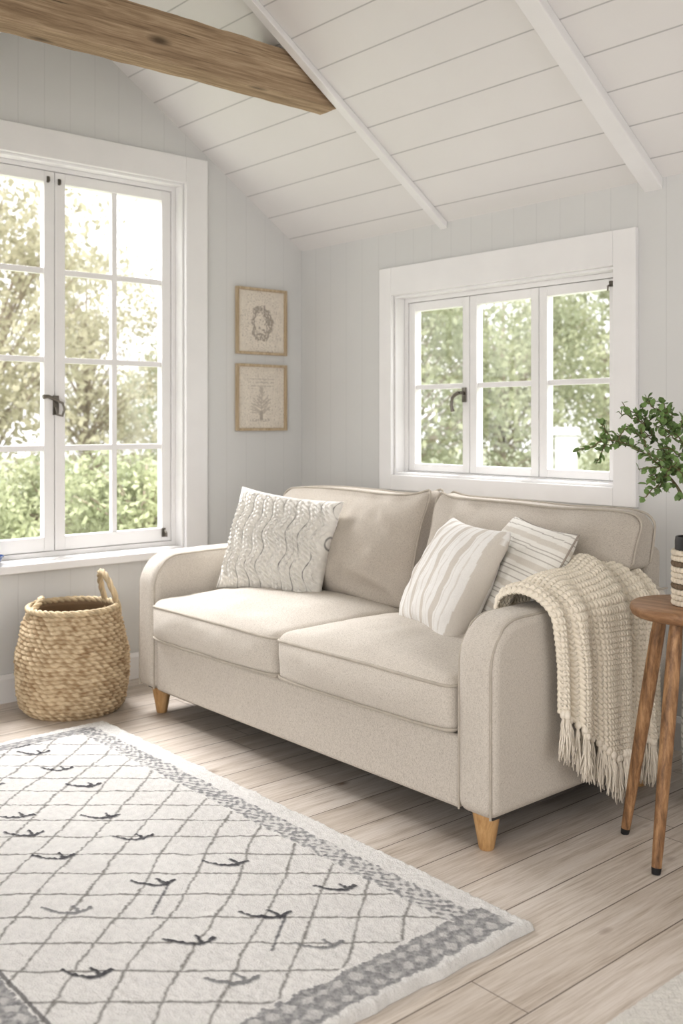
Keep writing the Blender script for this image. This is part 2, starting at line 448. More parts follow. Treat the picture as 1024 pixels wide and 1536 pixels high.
def seat(xa, xb, sd):
    hx = (xb-xa)/2; cx = (xa+xb)/2; hy = .335; hz = .088; cy = YF-.020+hy; cz = .325+hz
    def f(x, y, z):
        u, v, q = x/hx, y/hy, z/hz
        zz = z+(.046*(1-abs(u)**2.5)*(1-abs(v)**3.5)*max(0, q-.6)/.4 if z > 0 else 0)+.006*(1-u*u)*max(q, 0)-(.008*(u**6)*max(q, 0))
        yy = y-.032*(1-abs(u)**4)*(1-q*q)*(1 if v < 0 else 0)*(-v if v < 0 else 0)+.010*(u**8)*(1 if v < -.5 else 0)
        xx = x*(1-.006*(1-q*q))
        crs = .007*math.sin(12*u+5*n3(xx*3, yy*3, sd))*max(0, -v)
        inn = (1-abs(u)**6)*(1-abs(v)**6)
        nz = (.010*n3(xx*4+cx*7, yy*5, zz*6+sd)+.007*n3(xx*12+cx, yy*12, 3+sd)+crs)*inn*max(0, q)
        fr = (.010*n3(xx*5+sd, 0, zz*9)+.005*n3(xx*14+sd, 2, zz*16))*(1-q*q)
        return (xx+cx, yy+cy+fr, zz+cz+nz)
    s = rounded_box(hx, hy, hz, .034, 28, f).build('seat_cushion', M['linen'], sofa, merge=True, angle=0)
    for q in (.72, -.80):
        MB().tube([f(a, b, q*hz) for a, b in ringpts(hx, hy, .03)], .005, 8, True).build('piping', M['piping'], s)
seat(X0+AT+.002, XM-.003, 1); seat(XM+.003, X1-AT-.002, 5)
def backc(xa, xb, outer, seed, exmax):
    hx = (xb-xa)/2; cx = (xa+xb)/2; hy = .110; hz = .225
    def f(x, y, z):
        u, v, q = x/hx, y/hy, z/hz
        puff = (1-abs(u)**2.2)*(1-abs(q+.1)**2.2 if abs(q+.1) < 1 else 0)
        ear = .036*abs(u)**9*max(q, 0)**4*(1 if u*outer < 0 else .1)
        yy = y*(1-.35*(abs(u)**4)-.30*max(q,0)**4)+(-.105*puff if y < 0 else .01*puff)
        zz = z+ear-.022*max(q,0)*abs(u)**7*(1 if u*outer > 0 else 0)
        zw = zz+hz+.495
        k = min(1, max(0, (zw-.70)/.07)); k = k*k*(3-2*k)
        xx = x*(1-.050*(1-q*q)*(1 if u*outer < 0 else .4))
        if outer*u > 0: xx += outer*exmax*k*abs(u)**1.5
        lean = (zz+hz)*.26
        inn = (1-abs(u)**6)*(1-abs(q)**6)
        cr = .020*math.sin(9*(u*1.3+q*1.1)+seed+3*n3(xx*3, zz*3, seed))*min(1, abs(u*q)*2.2)
        nz = (.026*n3(xx*3.4+seed, zz*3.4, seed)+.018*n3(xx*8, zz*8, seed+3)+.009*n3(xx*20, zz*14, seed+3)+cr)*inn+.006*n3(xx*2.5+seed, 0, seed)*(1-inn)
        return (xx+cx, yy-.600+lean+(nz if y < 0 else nz*.3), zw+.014*n3(xx*3+seed, 1, 1)*max(0, q))
    s = rounded_box(hx, hy, hz, .050, 36, f).build('back_cushion', M['linen_back'], sofa, merge=True, angle=0)
    for q in (-.72, .74):
        MB().tube([f(a, q*hy, b) for a, b in ringpts(hx, hz, .036)], .0045, 8, True).build('piping', M['piping'], s)
backc(X0+AT+.005, XM+.010, -1, 2.0, .100); backc(XM+.036, X1-AT-.005, 1, 9.0, .145)

# ---------------------------------------------------------------- scatter cushions
def pillow(name, label, w, h, t, loc, yaw, tilt, roll, colf, disp, mat, n=110, pinch=.07, piping=None, ex=.42):
    V = []; C = []; F = []; idx = {}
    for side in (-1, 1):
        for i in range(n+1):
            for j in range(n+1):
                u = -1+2*i/n; v = -1+2*j/n
                if side == 1 and (i in (0, n) or j in (0, n)):
                    idx[(side,i,j)] = idx[(-1,i,j)]; continue
                e = max(0, (1-u*u)*(1-v*v))
                th_ = t/2*e**ex
                x = w/2*u*(1-pinch*(1-v*v)*abs(u)**2); z = h/2*v*(1-pinch*(1-u*u)*abs(v)**2)
                wr = .012*n3(x*7+w*9, z*7+h, side*2.0)+.007*n3(x*18, z*18, side+5)
                y = side*(th_+(wr+disp(u, v, x, z))*min(1, e*6))
                idx[(side,i,j)] = len(V); V.append((x, y, z+h/2)); C.append((*colf(u, v, x, z), 1))
        for i in range(n):
            for j in range(n):
                q = (idx[(side,i,j)], idx[(side,i+1,j)], idx[(side,i+1,j+1)], idx[(side,i,j+1)])
                F.append(q if side == -1 else q[::-1])
    mb = MB(); mb.v = V; mb.f = F
    if piping:
        o = empty(name, loc); mb.build('cover', mat, o, world=False, colors=C, angle=0)
        pts = [V[idx[(-1,i,0)]] for i in range(0,n,4)]+[V[idx[(-1,n,j)]] for j in range(0,n,4)]+[V[idx[(-1,i,n)]] for i in range(n,0,-4)]+[V[idx[(-1,0,j)]] for j in range(n,0,-4)]
        MB().tube(pts, .0035, 6, True).build('piping', piping, o, world=False)
    else:
        o = mb.build(name, mat, world=False, colors=C, angle=0)
    o.location = loc; o.rotation_mode = 'YXZ'; o.rotation_euler = Euler((-math.radians(tilt), math.radians(roll), math.radians(yaw)), 'YXZ')
    tag(o, label, 'cushion'); return o
KP = .054
def kw(x, z):
    return x+.012*math.sin(z*44+1.8*n3(x*5, z*4, 1))+.010*n3(x*8, z*8, 4)
def knit_col(u, v, x, z):
    q = (kw(x, z)/KP) % 1; fr = abs(q-.5)
    k = n3(x*14, z*11, 9)
    base = np.array(c(234,231,224)[:3])*(1+.10*n3(x*70, z*70, 2))
    e = .050+.03*n3(x*50, z*50, 3)
    dk = max(0, min(1, (e-fr)*22))*max(0, min(1, (k+.32)*3.0))*.85
    fine = max(0, min(1, (.02-abs(q-.22))*60))*max(0, min(1, (n3(x*12, z*9, 4)-.05)*4))*.5
    dk = max(dk, fine)
    return tuple(base*(1-dk)+np.array(c(104,101,98)[:3])*dk)
def knit_disp(u, v, x, z):
    w_ = kw(x, z); q = ((w_/KP) % 1); a = abs(q-.5)
    body = math.sin(min(a*1.15, .5)*PI)**.7
    side = 1 if q > .5 else -1
    plait = .0042*math.sin(2*PI*(z/.021+side*a*2.4))*(a > .08)
    rib = .004*math.cos(a*2*PI*3)
    return .022*body-.009+plait+rib+.0015*n3(x*110, z*110, 1)
pillow('cushion', 'chunky cream knitted cushion with dark wavy lines against the left sofa arm', .51, .46, .21, (.93,-.935,.500), 24, 18, 6, knit_col, knit_disp, M['knit'], 280, pinch=.08, ex=.46)
def strip_col(u, v, x, z):
    base = np.array(c(237,235,231)[:3]); g = np.array(c(209,202,192)[:3])
    q = (x+.5+.003*math.sin(z*9)) % .088
    k = 1.0 if q < .026 else (.6 if .034 < q < .037 or .058<q<.063 else 0)
    return tuple(base*(1-k*.9)+g*k*.9)
pillow('cushion', 'white cushion with broad soft grey vertical stripes, in front of the thin-lined one', .47, .44, .20, (1.885,-.965,.502), -23, 30, 1, strip_col, lambda *a: 0, M['cotton'], 140, pinch=.08)
def line_col(u, v, x, z):
    base = np.array(c(236,233,226)[:3]); g = np.array(c(158,150,140)[:3]); g2 = np.array(c(216,210,200)[:3])
    q = (z+.5+.002*math.sin(x*12)) % .088
    if .030 < q < .050: base = g2
    k = 1.0 if (q < .003 or .012 < q < .015 or .066 < q < .069) else 0
    return tuple(base*(1-k*.8)+g*k*.8)
pillow('cushion', 'cream cushion with thin dark lines and piped edge, tucked beside the right arm', .47, .44, .17, (2.095,-.865,.506), -24, 28, 3, line_col, lambda *a: 0, M['cotton'], 140, piping=basic('taupe_piping', c(160,151,140)))

# ---------------------------------------------------------------- knitted throw
def throw():
    y0, y1 = -1.09, -.50
    cp = [(2.330,.585),(2.330,.64),(2.338,.69),(2.375,.712),(2.42,.718),(2.465,.706),(2.507,.668),(2.515,.60),(2.517,.48),(2.518,.36),(2.520,.24),(2.522,.15)]
    def cr(t):
        t = max(0, min(.9999, t))*(len(cp)-1); i = int(t); f = t-i
        p = [cp[max(0, min(len(cp)-1, i+k))] for k in (-1,0,1,2)]
        return tuple(.5*((2*p[1][k])+(-p[0][k]+p[2][k])*f+(2*p[0][k]-5*p[1][k]+4*p[2][k]-p[3][k])*f*f+(-p[0][k]+3*p[1][k]-3*p[2][k]+p[3][k])*f**3) for k in (0,1))
    N = 400; T = [cr(i/N) for i in range(N+1)]; L = [0]
    for i in range(N): L.append(L[-1]+math.hypot(T[i+1][0]-T[i][0], T[i+1][1]-T[i][1]))
    def at(s):
        s = max(0, min(L[-1]-1e-5, s)); i = int(np.searchsorted(L, s))-1; i = max(0, min(N-1, i))
        f = (s-L[i])/max(1e-9, L[i+1]-L[i]); a, b = T[i], T[i+1]
        tx, tz = b[0]-a[0], b[1]-a[1]; q = math.hypot(tx, tz)
        return a[0]+tx*f, a[1]+tz*f, -tz/q, tx/q
    nu, nv = 360, 380; P = []; C = []; ends = []
    def zend(t):
        return .385-.170*min(1, max(0, t-.02)/.45)+.03*max(0, t-.6)
    for i in range(nu+1):
        t = i/nu; yb = y0+(y1-y0)*t; row = []; ed = min(1, t/.10)*min(1, (1-t)/.08); ed = ed*(2-ed)
        ze = zend(t)+.010*math.sin(t*26); stot = L[-1]-(ze-.15)
        sstart = .045+.02*math.sin(t*9)
        for j in range(nv+1):
            s = sstart+(stot-sstart)*j/nv
            x, z, nx, nz = at(s)
            hang = max(0, min(1, (s-.20)/.25)); topw = math.exp(-((s-.17)/.09)**2)
            ph = t*26+1.6*math.sin(t*7)+hang*1.2*math.sin(t*5)+.8
            fs = math.sin(ph); fold = .026*fs*(.35+.65*hang)+.008*math.sin(ph*2.1+1)*hang+.012*n3(yb*10, s*3, 2)
            hump = (.046*math.exp(-((yb+.74)/.18)**2)*topw+.010*topw*math.sin(yb*34+1))*ed
            a = t*1.10+.003*n3(t*9, s*9, 7); row_h = .0165
            fa = (a/.0235) % 1; V_ = abs(fa-.5)
            st_ = .0048*math.sin(2*PI*(s/row_h+V_*1.5))*(.25+.75*math.sin(PI*fa))+.0055*math.sin(PI*fa)-.003
            off = .012+(.018+max(fold, -.020))*ed+st_
            yy = yb+(.05*(1-hang)*(t-.25)*-.6 if t < .25 else 0)+hang*.035*(1-t)-hang*.03*t+.010*math.cos(ph)*hang
            row.append((x+nx*off*(-1 if nx < -.3 and x > 2.45 else 1), yy, z+abs(nz)*off+hump))
            gap_shade = max(0, min(1, (V_-.26)*8))*max(0, math.sin(2*PI*(s/row_h+V_*1.5)+2.6))  # shade between stitches, painted into the vertex colour; the mesh has no openings
            k = 1.0-.30*gap_shade
            q = c(244,235,218); C.append((q[0]*k, q[1]*k, q[2]*k*(1-.06*gap_shade), 1))
        P.append(row); ends.append(row[-1])
    root = empty('throw_blanket', (2.5, -.75, .1)); tag(root, 'chunky cream knitted throw with tassels draped over the right sofa arm', 'blanket')
    o = MB().grid(P).build('knit', M['throw'], root, colors=C, angle=0, fix=False)
    sm = o.modifiers.new('Solid', 'SOLIDIFY'); sm.thickness = .008; sm.offset = 0
    m = MB()
    for i in range(4, nu, 8):
        ex, ey, ez = ends[i]; bend = random.uniform(-.012, .012)
        for k in range(14):
            L_ = random.uniform(.09, .13); dx, dy = random.uniform(-.007,.012), random.uniform(-.013,.013)
            pts = [(ex, ey, ez+.010), (ex+dx*.2, ey+dy*.2, ez-.014)]
            for q in range(1, 6):
                tt = q/5; pts.append((ex+dx*(.3+tt)+.003*math.sin(tt*6+k), ey+dy*(.3+tt)+bend*tt*tt+.003*math.sin(tt*7+k*2+i), max(.012, ez-.014-L_*tt)))
            m.tube(pts, [.0026]*2+[.0022]*4+[.0012], 5)
        m.lathe([(.0, ez-.018), (.009, ez-.012), (.011, ez-.004), (.008, ez+.006), (.0, ez+.010)], ex, ey, 10)
    col = c(244,236,221)
    f = m.build('fringe', M['throw'], root, colors=[(col[0], col[1], col[2], 1)]*len(m.v), angle=0); f['kind'] = 'stuff'
throw()

# ---------------------------------------------------------------- rug
def rug():
    xa, xb, ya, yb = .595, 2.80, -2.74, -1.51
    res = .0033; nx = int((xb-xa)/res); ny = int((yb-ya)/res)
    X, Y = np.meshgrid(np.linspace(xa, xb, nx), np.linspace(ya, yb, ny), indexing='ij')
    rnd = np.random.rand(nx, ny)
    def smooth_noise(cell, seed):
        rs = np.random.RandomState(seed); gx = int((xb-xa)/cell)+3; gy = int((yb-ya)/cell)+3
        g = rs.rand(gx, gy); fx = (X-xa)/cell; fy = (Y-ya)/cell; ix = fx.astype(int); iy = fy.astype(int); fx = fx-ix; fy = fy-iy
        return g[ix,iy]*(1-fx)*(1-fy)+g[ix+1,iy]*fx*(1-fy)+g[ix,iy+1]*(1-fx)*fy+g[ix+1,iy+1]*fx*fy
    n1 = smooth_noise(.010, 1); n2 = smooth_noise(.05, 2); n3_ = smooth_noise(.2, 3); n4 = smooth_noise(.022, 5); n5 = smooth_noise(.006, 8)
    base = np.array(c(231,229,225)[:3]); col = np.ones((nx,ny,1))*base*(.88+.12*n1[...,None]+.05*(n2[...,None]-.5))
    def blend(mask, rgb):
        nonlocal col
        m_ = np.clip(mask, 0, 1)[...,None]; col = col*(1-m_)+np.array(rgb[:3])*m_
    Xw = X+.006*(n2-.5)*2+.024*(n3_-.5)+.003*(n5-.5); Yw = Y+.006*(n1-.5)+.024*(n3_-.5)+.003*(n5-.5)
    field = (Y < -1.67) & (X < 2.655) & (X > .70) & (Y > -2.60)
    for sg in (1, -1):
        q = (Xw-2.35)/.160+sg*(Yw+2.0)/.185
        d = np.abs(q-np.round(q))*.121
        blend(((.0058-d)/.0035)*field*(.50+.45*n5), c(136,133,128))
    chk = np.clip((np.sin(Xw*2*PI/.040+np.sin(Yw*90)*1.3+3*n2)*np.sin(Yw*2*PI/.030+2*n4)+.22+(n1-.5)*2.2)*2, 0, 1)
    band = (Y > -1.668+.010*(n4-.5)) & (Y < -1.590+.010*(n4-.5)) & (X > .66) & (X < 2.67)
    blend(band*(chk*.75+.14)*(.5+.6*n5), c(108,108,111))
    def zig(A, B, a0, a1, lim, per=.046):
        A = A+(n4-.5)*.014+(n5-.5)*.008; B = B+(n2-.5)*.016+(n1-.5)*.010; t = (A-a0)/(a1-a0); ins = (t > 0) & (t < 1) & lim
        blend(ins*(.45+.5*n5), c(116,116,118))
        for (r0, r1, of) in ((.06, .48, 0), (.52, .94, .5)):
            tt = (t-r0)/(r1-r0); fb = np.abs(((B/per+of) % 1)-.5)*2
            dia = 1-np.abs(tt-.5)*2-fb*.9
            tri = ((tt > 0) & (tt < 1))*np.clip((dia-.18)*5, 0, 1)
            blend(tri*lim*(.25+.6*n5), c(224,222,218))
    zig(X, Y, 2.668, 2.775, (Y < -1.55))
    zig(-X, Y, -.70, -.64, (Y < -1.6))
    zig(-Y, X, 2.600, 2.70, (X < 2.65))
    blend(((np.abs(Y+2.590) < .005)|(np.abs(Y+2.712) < .006))*(X < 2.65)*.8, c(84,82,82))
    ticks = [(340,1310),(505,1348),(400,1390),(230,1340),(200,1270),(285,1430),(100,1383),(480,1435),(130,1480),(350,1490),(80,1300),(150,1238),(125,1190),(35,1265),(85,1165),(20,1237),(50,1140),(-40,1330),(-20,1190),(20,1130)]
    lights = {(480,1435), (100,1383), (350,1490)}
    hmap = np.zeros_like(X)
    for k, (px, py) in enumerate(ticks):
        g = G(px, py); cx, cy = g.x, g.y
        R_ = np.array((RX, RY)); F_ = np.array((FX, FY)); rs = random.Random(k)
        s = rs.uniform(1.05, 1.25); j1, j2 = rs.uniform(-.006,.006), rs.uniform(-.006,.006)
        p0 = np.array((cx, cy))
        main = []
        for t in np.linspace(0, 1, 9):
            main.append(p0+R_*(-.056+.100*t)*s+F_*((.018+j1)*(1-t)**2-.010*math.sin(PI*t)+.022*max(0, t-.7)*3.3*(t-.7)*3.3))
        br = [p0+R_*.026*s-F_*.004, p0+R_*.018*s+F_*.012*s, p0+R_*(.004+j2)*s+F_*.028*s]
        segs = list(zip(main[:-1], main[1:]))+list(zip(br[:-1], br[1:]))
        best = np.full_like(X, 9.0)
        for q_, (a, b) in enumerate(segs):
            ab = b-a; t = np.clip(((X-a[0])*ab[0]+(Y-a[1])*ab[1])/(ab@ab), 0, 1)
            d = np.hypot(X-a[0]-t*ab[0], Y-a[1]-t*ab[1])
            wd_ = .0055+.0035*(q_/8) if q_ < 8 else (.0070 if q_ == 8 else .0054)
            best = np.minimum(best, d-wd_)
        msk = np.clip((-best+(n5-.5)*.004)/.0025, 0, 1)*field
        blend(msk*(.85+.15*n5), c(130,130,130) if (px, py) in lights else c(52,52,58)); hmap += .0025*msk
    for (pa, pb) in (((428,1388),(408,1440)), ((252,1340),(228,1385))):
        a = np.array(G(*pa)[:2]); b = np.array(G(*pb)[:2]); ab = b-a
        t = np.clip(((X-a[0])*ab[0]+(Y-a[1])*ab[1])/(ab@ab), 0, 1); d = np.hypot(X-a[0]-t*ab[0], Y-a[1]-t*ab[1])
        blend(np.clip((.0050-d+(n5-.5)*.006)/.003, 0, 1)*field*.85, c(74,74,78))
    edge_d = np.minimum(np.minimum(X-xa, xb-X), np.minimum(Y-ya, yb-Y))
    ef = np.clip(edge_d/.01, 0, 1)
    Z = .017*np.clip(edge_d/.008, 0, 1)**.5+.001+(.0035*n1+.003*n4+.0025*n5)*ef+.0012*rnd*ef+np.minimum(hmap, .003)
    Xj = X+(n2-.5)*.010*(1-np.clip(edge_d/.05, 0, 1)); Yj = Y+(n2-.5)*.014*(1-np.clip(edge_d/.05, 0, 1))
    V = np.stack([Xj, Yj, Z], -1).reshape(-1, 3)
    I = np.arange(nx*ny).reshape(nx, ny)
    Fq = np.stack([I[:-1,:-1], I[1:,:-1], I[1:,1:], I[:-1,1:]], -1).reshape(-1, 4)
    mb = MB(); mb.v = V.tolist(); mb.f = Fq.tolist()
    Cc = np.concatenate([np.clip(col, 0, 1), np.ones((nx,ny,1))], -1).reshape(-1, 4)
    o = mb.build('rug', M['rug'], colors=Cc, angle=0, fix=False)
    tag(o, 'cream wool rug with grey diamond lattice, dark tick marks and patterned border', 'rug')
rug()
def mat2():
    x0, x1, y0, y1 = 3.145, 4.3, -2.3, -1.15; P = []; C = []
    nx, ny = 230, 230
    for i in range(nx+1):
        row = []
        for j in range(ny+1):
            x = x0+(x1-x0)*i/nx; y = y0+(y1-y0)*j/ny; e = min(x-x0, x1-x, y-y0, y1-y)
            h = .012*min(1, e/.006)**.5+.001+.0025*math.sin(x*2*PI/.022)*math.sin(y*2*PI/.022)*min(1, e/.01)+.002*n3(x*60, y*60, 1)*min(1, e/.01)
            row.append((x+.006*n3(y*14, 1, 1), y, max(.0005, h))); k = .9+.1*n3(x*50, y*50, 2); q = c(230,226,218); C.append((q[0]*k, q[1]*k, q[2]*k, 1))
        P.append(row)
    o = MB().grid(P).build('floor_mat', M['rug'], colors=C, angle=0, fix=False); tag(o, 'plain pale woven mat cut off by the near right corner', 'mat')
mat2()

# ---------------------------------------------------------------- woven basket
def basket():
    bx, by = .285, -1.50
    root = empty('basket', (bx, by, 0)); tag(root, 'round woven seagrass basket with two loop handles under the large window', 'basket')
    Hb = .440; nz = 260; nt = 400; P = []; C = []
    def rad(z):
        t = z/Hb; pts = [(0,.190),(.08,.218),(.3,.234),(.55,.234),(.8,.212),(1,.186)]
        for (a, ra), (b, rb) in zip(pts[:-1], pts[1:]):
            if t <= b: f = (t-a)/(b-a); f = f*f*(3-2*f)*.4+f*.6; return ra+(rb-ra)*f
        return pts[-1][1]
    rowh = .0180
    for i in range(nz+1):
        z = Hb*i/nz; r0 = rad(z); row = []
        for j in range(nt):
            a = 2*PI*j/nt
            zs = z+.007*n3(math.cos(a)*2.2, math.sin(a)*2.2, 3)+.003*n3(math.cos(a)*6, math.sin(a)*6, z*9)
            k = math.floor(zs/rowh); fz = (zs/rowh) % 1
            tw = math.sin(a*42+k*PI+(fz-.5)*3.2+.9*n3(math.cos(a)*3, math.sin(a)*3, k))
            thick = 1+.35*n3(math.cos(a)*4+k*2.1, math.sin(a)*4, k*.7)
            d = .011*thick*math.sqrt(max(0, math.sin(PI*fz)))*(.55+.45*tw)+.006*n3(math.cos(a)*5, math.sin(a)*5, z*14)
            row.append((bx+(r0+d)*math.cos(a), by+(r0+d)*math.sin(a), z))
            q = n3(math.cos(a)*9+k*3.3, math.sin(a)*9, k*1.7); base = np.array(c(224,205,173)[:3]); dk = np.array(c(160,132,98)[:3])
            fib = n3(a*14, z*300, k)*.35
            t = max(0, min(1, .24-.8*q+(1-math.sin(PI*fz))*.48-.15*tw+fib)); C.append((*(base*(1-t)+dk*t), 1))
        P.append(row)
    P2 = []
    for z in np.linspace(Hb, .012, 20):
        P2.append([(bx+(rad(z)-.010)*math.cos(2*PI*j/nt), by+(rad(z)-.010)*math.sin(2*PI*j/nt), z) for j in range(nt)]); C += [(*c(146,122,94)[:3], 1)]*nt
    P += P2
    m = MB().grid(P, wrap=True); m.f.append(tuple(len(m.v)-nt+k for k in range(nt)))
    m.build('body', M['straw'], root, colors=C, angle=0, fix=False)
    def rope(pts, r, name, closed=False):
        pts = [Vector(p) for p in pts]; m = MB(); n = len(pts)
        for s in range(3):
            q = []
            for i, p in enumerate(pts):
                t = (pts[(i+1)%n]-pts[i-1]) if closed else (pts[min(n-1,i+1)]-pts[max(0,i-1)])
                t.normalize(); u = t.cross(Vector((.3,.2,.93))).normalized(); v = t.cross(u)
                a = 2*PI*s/3+i*.55 if not closed else 2*PI*s/3+2*PI*round(n*.55/2/PI)*i/n
                q.append(p+(u*math.cos(a)+v*math.sin(a))*r*.55)
            m.tube(q, r*.62, 7, closed)
        col = c(218,198,164); m.build(name, M['straw'], root, colors=[(*(np.array(col[:3])*(1 if (i//40)%2 else .80)), 1) for i in range(len(m.v))], angle=0)
    rope([(bx+.187*math.cos(a), by+.187*math.sin(a), Hb+.004) for a in np.linspace(0, 2*PI, 150, endpoint=False)], .013, 'rim', True)
    for (l, dd, w_, hh) in ((.125, .085, .080, .155), (-.165, -.04, .075, .050)):
        ox, oy = RX*l+FX*dd, RY*l+FY*dd; q_ = math.hypot(ox, oy); ux, uy = ox/q_, oy/q_
        cx, cy = bx+ux*.180, by+uy*.180; pts = []
        for a in np.linspace(-.35, PI+.35, 44):
            q = w_*math.cos(a)*(1.12 if math.sin(a) > .3 else 1); pts.append((cx+uy*q*.9-ux*.05*max(0, math.sin(a)), cy-ux*q*.9-uy*.05*max(0, math.sin(a)), Hb-.01+hh*math.sin(a) if math.sin(a) > 0 else Hb-.01+.06*math.sin(a)))
        rope(pts, .0125, 'handle')
basket()

# ---------------------------------------------------------------- framed prints
def art(z0, which, label):
    y0, y1 = -.449, -.117; z1 = z0+.355; r = empty('picture_frame', (.001, (y0+y1)/2, z0)); tag(r, label, 'picture', 'framed prints hung one above the other')
    x0, x1 = .002, .024; fw = .014
    m = MB()
    m.box(x0, x1, y0, y0+fw, z0, z1); m.box(x0, x1, y1-fw, y1, z0, z1); m.box(x0, x1, y0+fw, y1-fw, z0, z0+fw); m.box(x0, x1, y0+fw, y1-fw, z1-fw, z1)
    m.build('frame', M['frame_wood'], r, smooth=False, bevel=.002)
    n = 170; P = []; C = []
    rs = random.Random(which); cy, cz = (y0+y1)/2, (z0+z1)/2
    br = []
    if which == 2:
        for k in range(60):
            t = rs.random(); a = rs.uniform(-1, 1); by_, bz = cy, cz-.10+.13*t; br.append((by_, bz, by_+a*.085*(1.1-t), bz+rs.uniform(.0,.05)))
    for i in range(n+1):
        row = []
        for j in range(n+1):
            y = y0+fw+(y1-y0-2*fw)*i/n; z = z0+fw+(z1-z0-2*fw)*j/n
            row.append((.010+.001*n3(y*60, z*60, which), y, z))
            paper = np.array(c(232,224,211)[:3])*(1+.06*n3(y*25, z*25, which)+.08*n3(y*110, z*110, which)); k = 0
            if which == 1:
                ey, ez = (y-cy)/.072, (z-cz+.01)/.098; q = math.hypot(ey, ez)+.35*n3(y*30, z*30, 7)
                if q < 1: k = max(0, min(.6, (n3(y*120, z*90, 3)+.05+.40*(q > .55)-.2*(q < .4))*1.3))
                elif q < 1.9: k = max(0, n3(y*140, z*140, 5)-.10)*.8
            else:
                if z > cz+.045 and z < cz+.115 and abs(y-cy) < .085:
                    ln = ((z-cz)/.018) % 1
                    if .3 < ln < .62: k = .35*(n3(y*190, z*40, 3) > -.05)
                for (a, b, a2, b2) in br:
                    L2 = (a2-a)**2+(b2-b)**2; t = max(0, min(1, ((y-a)*(a2-a)+(z-b)*(b2-b))/L2)); d = math.hypot(y-a-t*(a2-a), z-b-t*(b2-b))
                    if d < .0022: k = max(k, .35)
                if abs(y-cy) < .010 and cz-.12 < z < cz-.07: k = .5
                if abs(z-cz+.12+.01*n3(y*20,0,0)) < .008 and abs(y-cy) < .06: k = max(k, .4*(n3(y*150, z*150, 1) > 0))
                k = max(k, max(0, n3(y*140, z*140, 5)-.15)*.7)
            C.append((*(paper*(1-k)+np.array(c(112,98,84)[:3])*k), 1))
        P.append(row)
    MB().grid(P).build('print', M['paper'], r, colors=C, angle=0)
    MB().box(.0005, .008, y0+.004, y1-.004, z0+.004, z1-.004).build('backing_board', M['mount'], r, smooth=False)
art(1.606, 1, 'upper oak-framed print of a small round brown nest-like sketch')
art(1.200, 2, 'lower oak-framed print with faint script above a branching sketch')

# ---------------------------------------------------------------- side table
TC = (2.82, -.80); TZ = .718
tb = empty('side_table', (TC[0], TC[1], 0)); tag(tb, 'round brown wooden side table with splayed legs beside the sofa', 'table')
MB().lathe([(.0,TZ-.034),(.164,TZ-.034),(.172,TZ-.029),(.177,TZ-.016),(.175,TZ-.003),(.171,TZ),(.0,TZ)], TC[0], TC[1], 64).build('tabletop', M['table_top'], tb, angle=60)
for deg in (190, 272, 10, 92):
    a = math.radians(deg); ca, sa = math.cos(a), math.sin(a)
    p0 = Vector((TC[0]+.095*ca, TC[1]+.095*sa, TZ-.034)); p1 = Vector((TC[0]+.208*ca, TC[1]+.208*sa, .0))
    pp = [p0+(p1-p0)*t for t in (0,.1,.35,.6,.85,.978)]
    l = MB().tube(pp, [.018,.021,.021,.019,.016,.0138], 14).build('leg', M['table_leg'], tb)
    MB().tube([p0+(p1-p0)*.974, p1], [.0142,.0122], 14).build('rubber_foot', M['rubber'], l)

# ---------------------------------------------------------------- vase and branches
VC = (2.832, -.802)
vs = empty('vase', (VC[0], VC[1], TZ)); tag(vs, 'dark vase wrapped in bands of pale beaded cord, on the round side table', 'vase')
MB().lathe([(.0,TZ+.001),(.058,TZ+.001),(.060,TZ+.01),(.060,TZ+.185),(.058,TZ+.198),(.052,TZ+.198),(.052,TZ+.02),(.0,TZ+.02)], VC[0], VC[1], 48).build('body', M['black'], vs)
for k in range(10):
    z = TZ+.009+k*.0160; m = MB(); n = 30
    for i in range(n):
        a = 2*PI*(i+.5*(k%2))/n; bxx, byy = VC[0]+.063*math.cos(a), VC[1]+.063*math.sin(a)
        m.lathe([(.0,z-.0090),(.0065,z-.0066),(.0088,z),(.0065,z+.0066),(.0,z+.0090)], bxx, byy, 8)
    m.build('cord_wrap', M['mount'] if k not in (3, 7) else M['cord_dark'], vs)
def leaf(m, p, d, up, s):
    d = d.normalized(); w_ = d.cross(up); w_ = w_.normalized() if w_.length > 1e-4 else d.orthogonal().normalized(); nn = w_.cross(d)
    pts = [p, p+d*.3*s+w_*.32*s+nn*.05*s, p+d*.7*s+w_*.30*s+nn*.04*s, p+d*s-nn*.08*s, p+d*.7*s-w_*.30*s+nn*.04*s, p+d*.3*s-w_*.32*s+nn*.05*s, p+d*.5*s-nn*.03*s]
    m.add(pts, [(0,1,6),(1,2,6),(2,3,6),(3,4,6),(4,5,6),(5,0,6)])
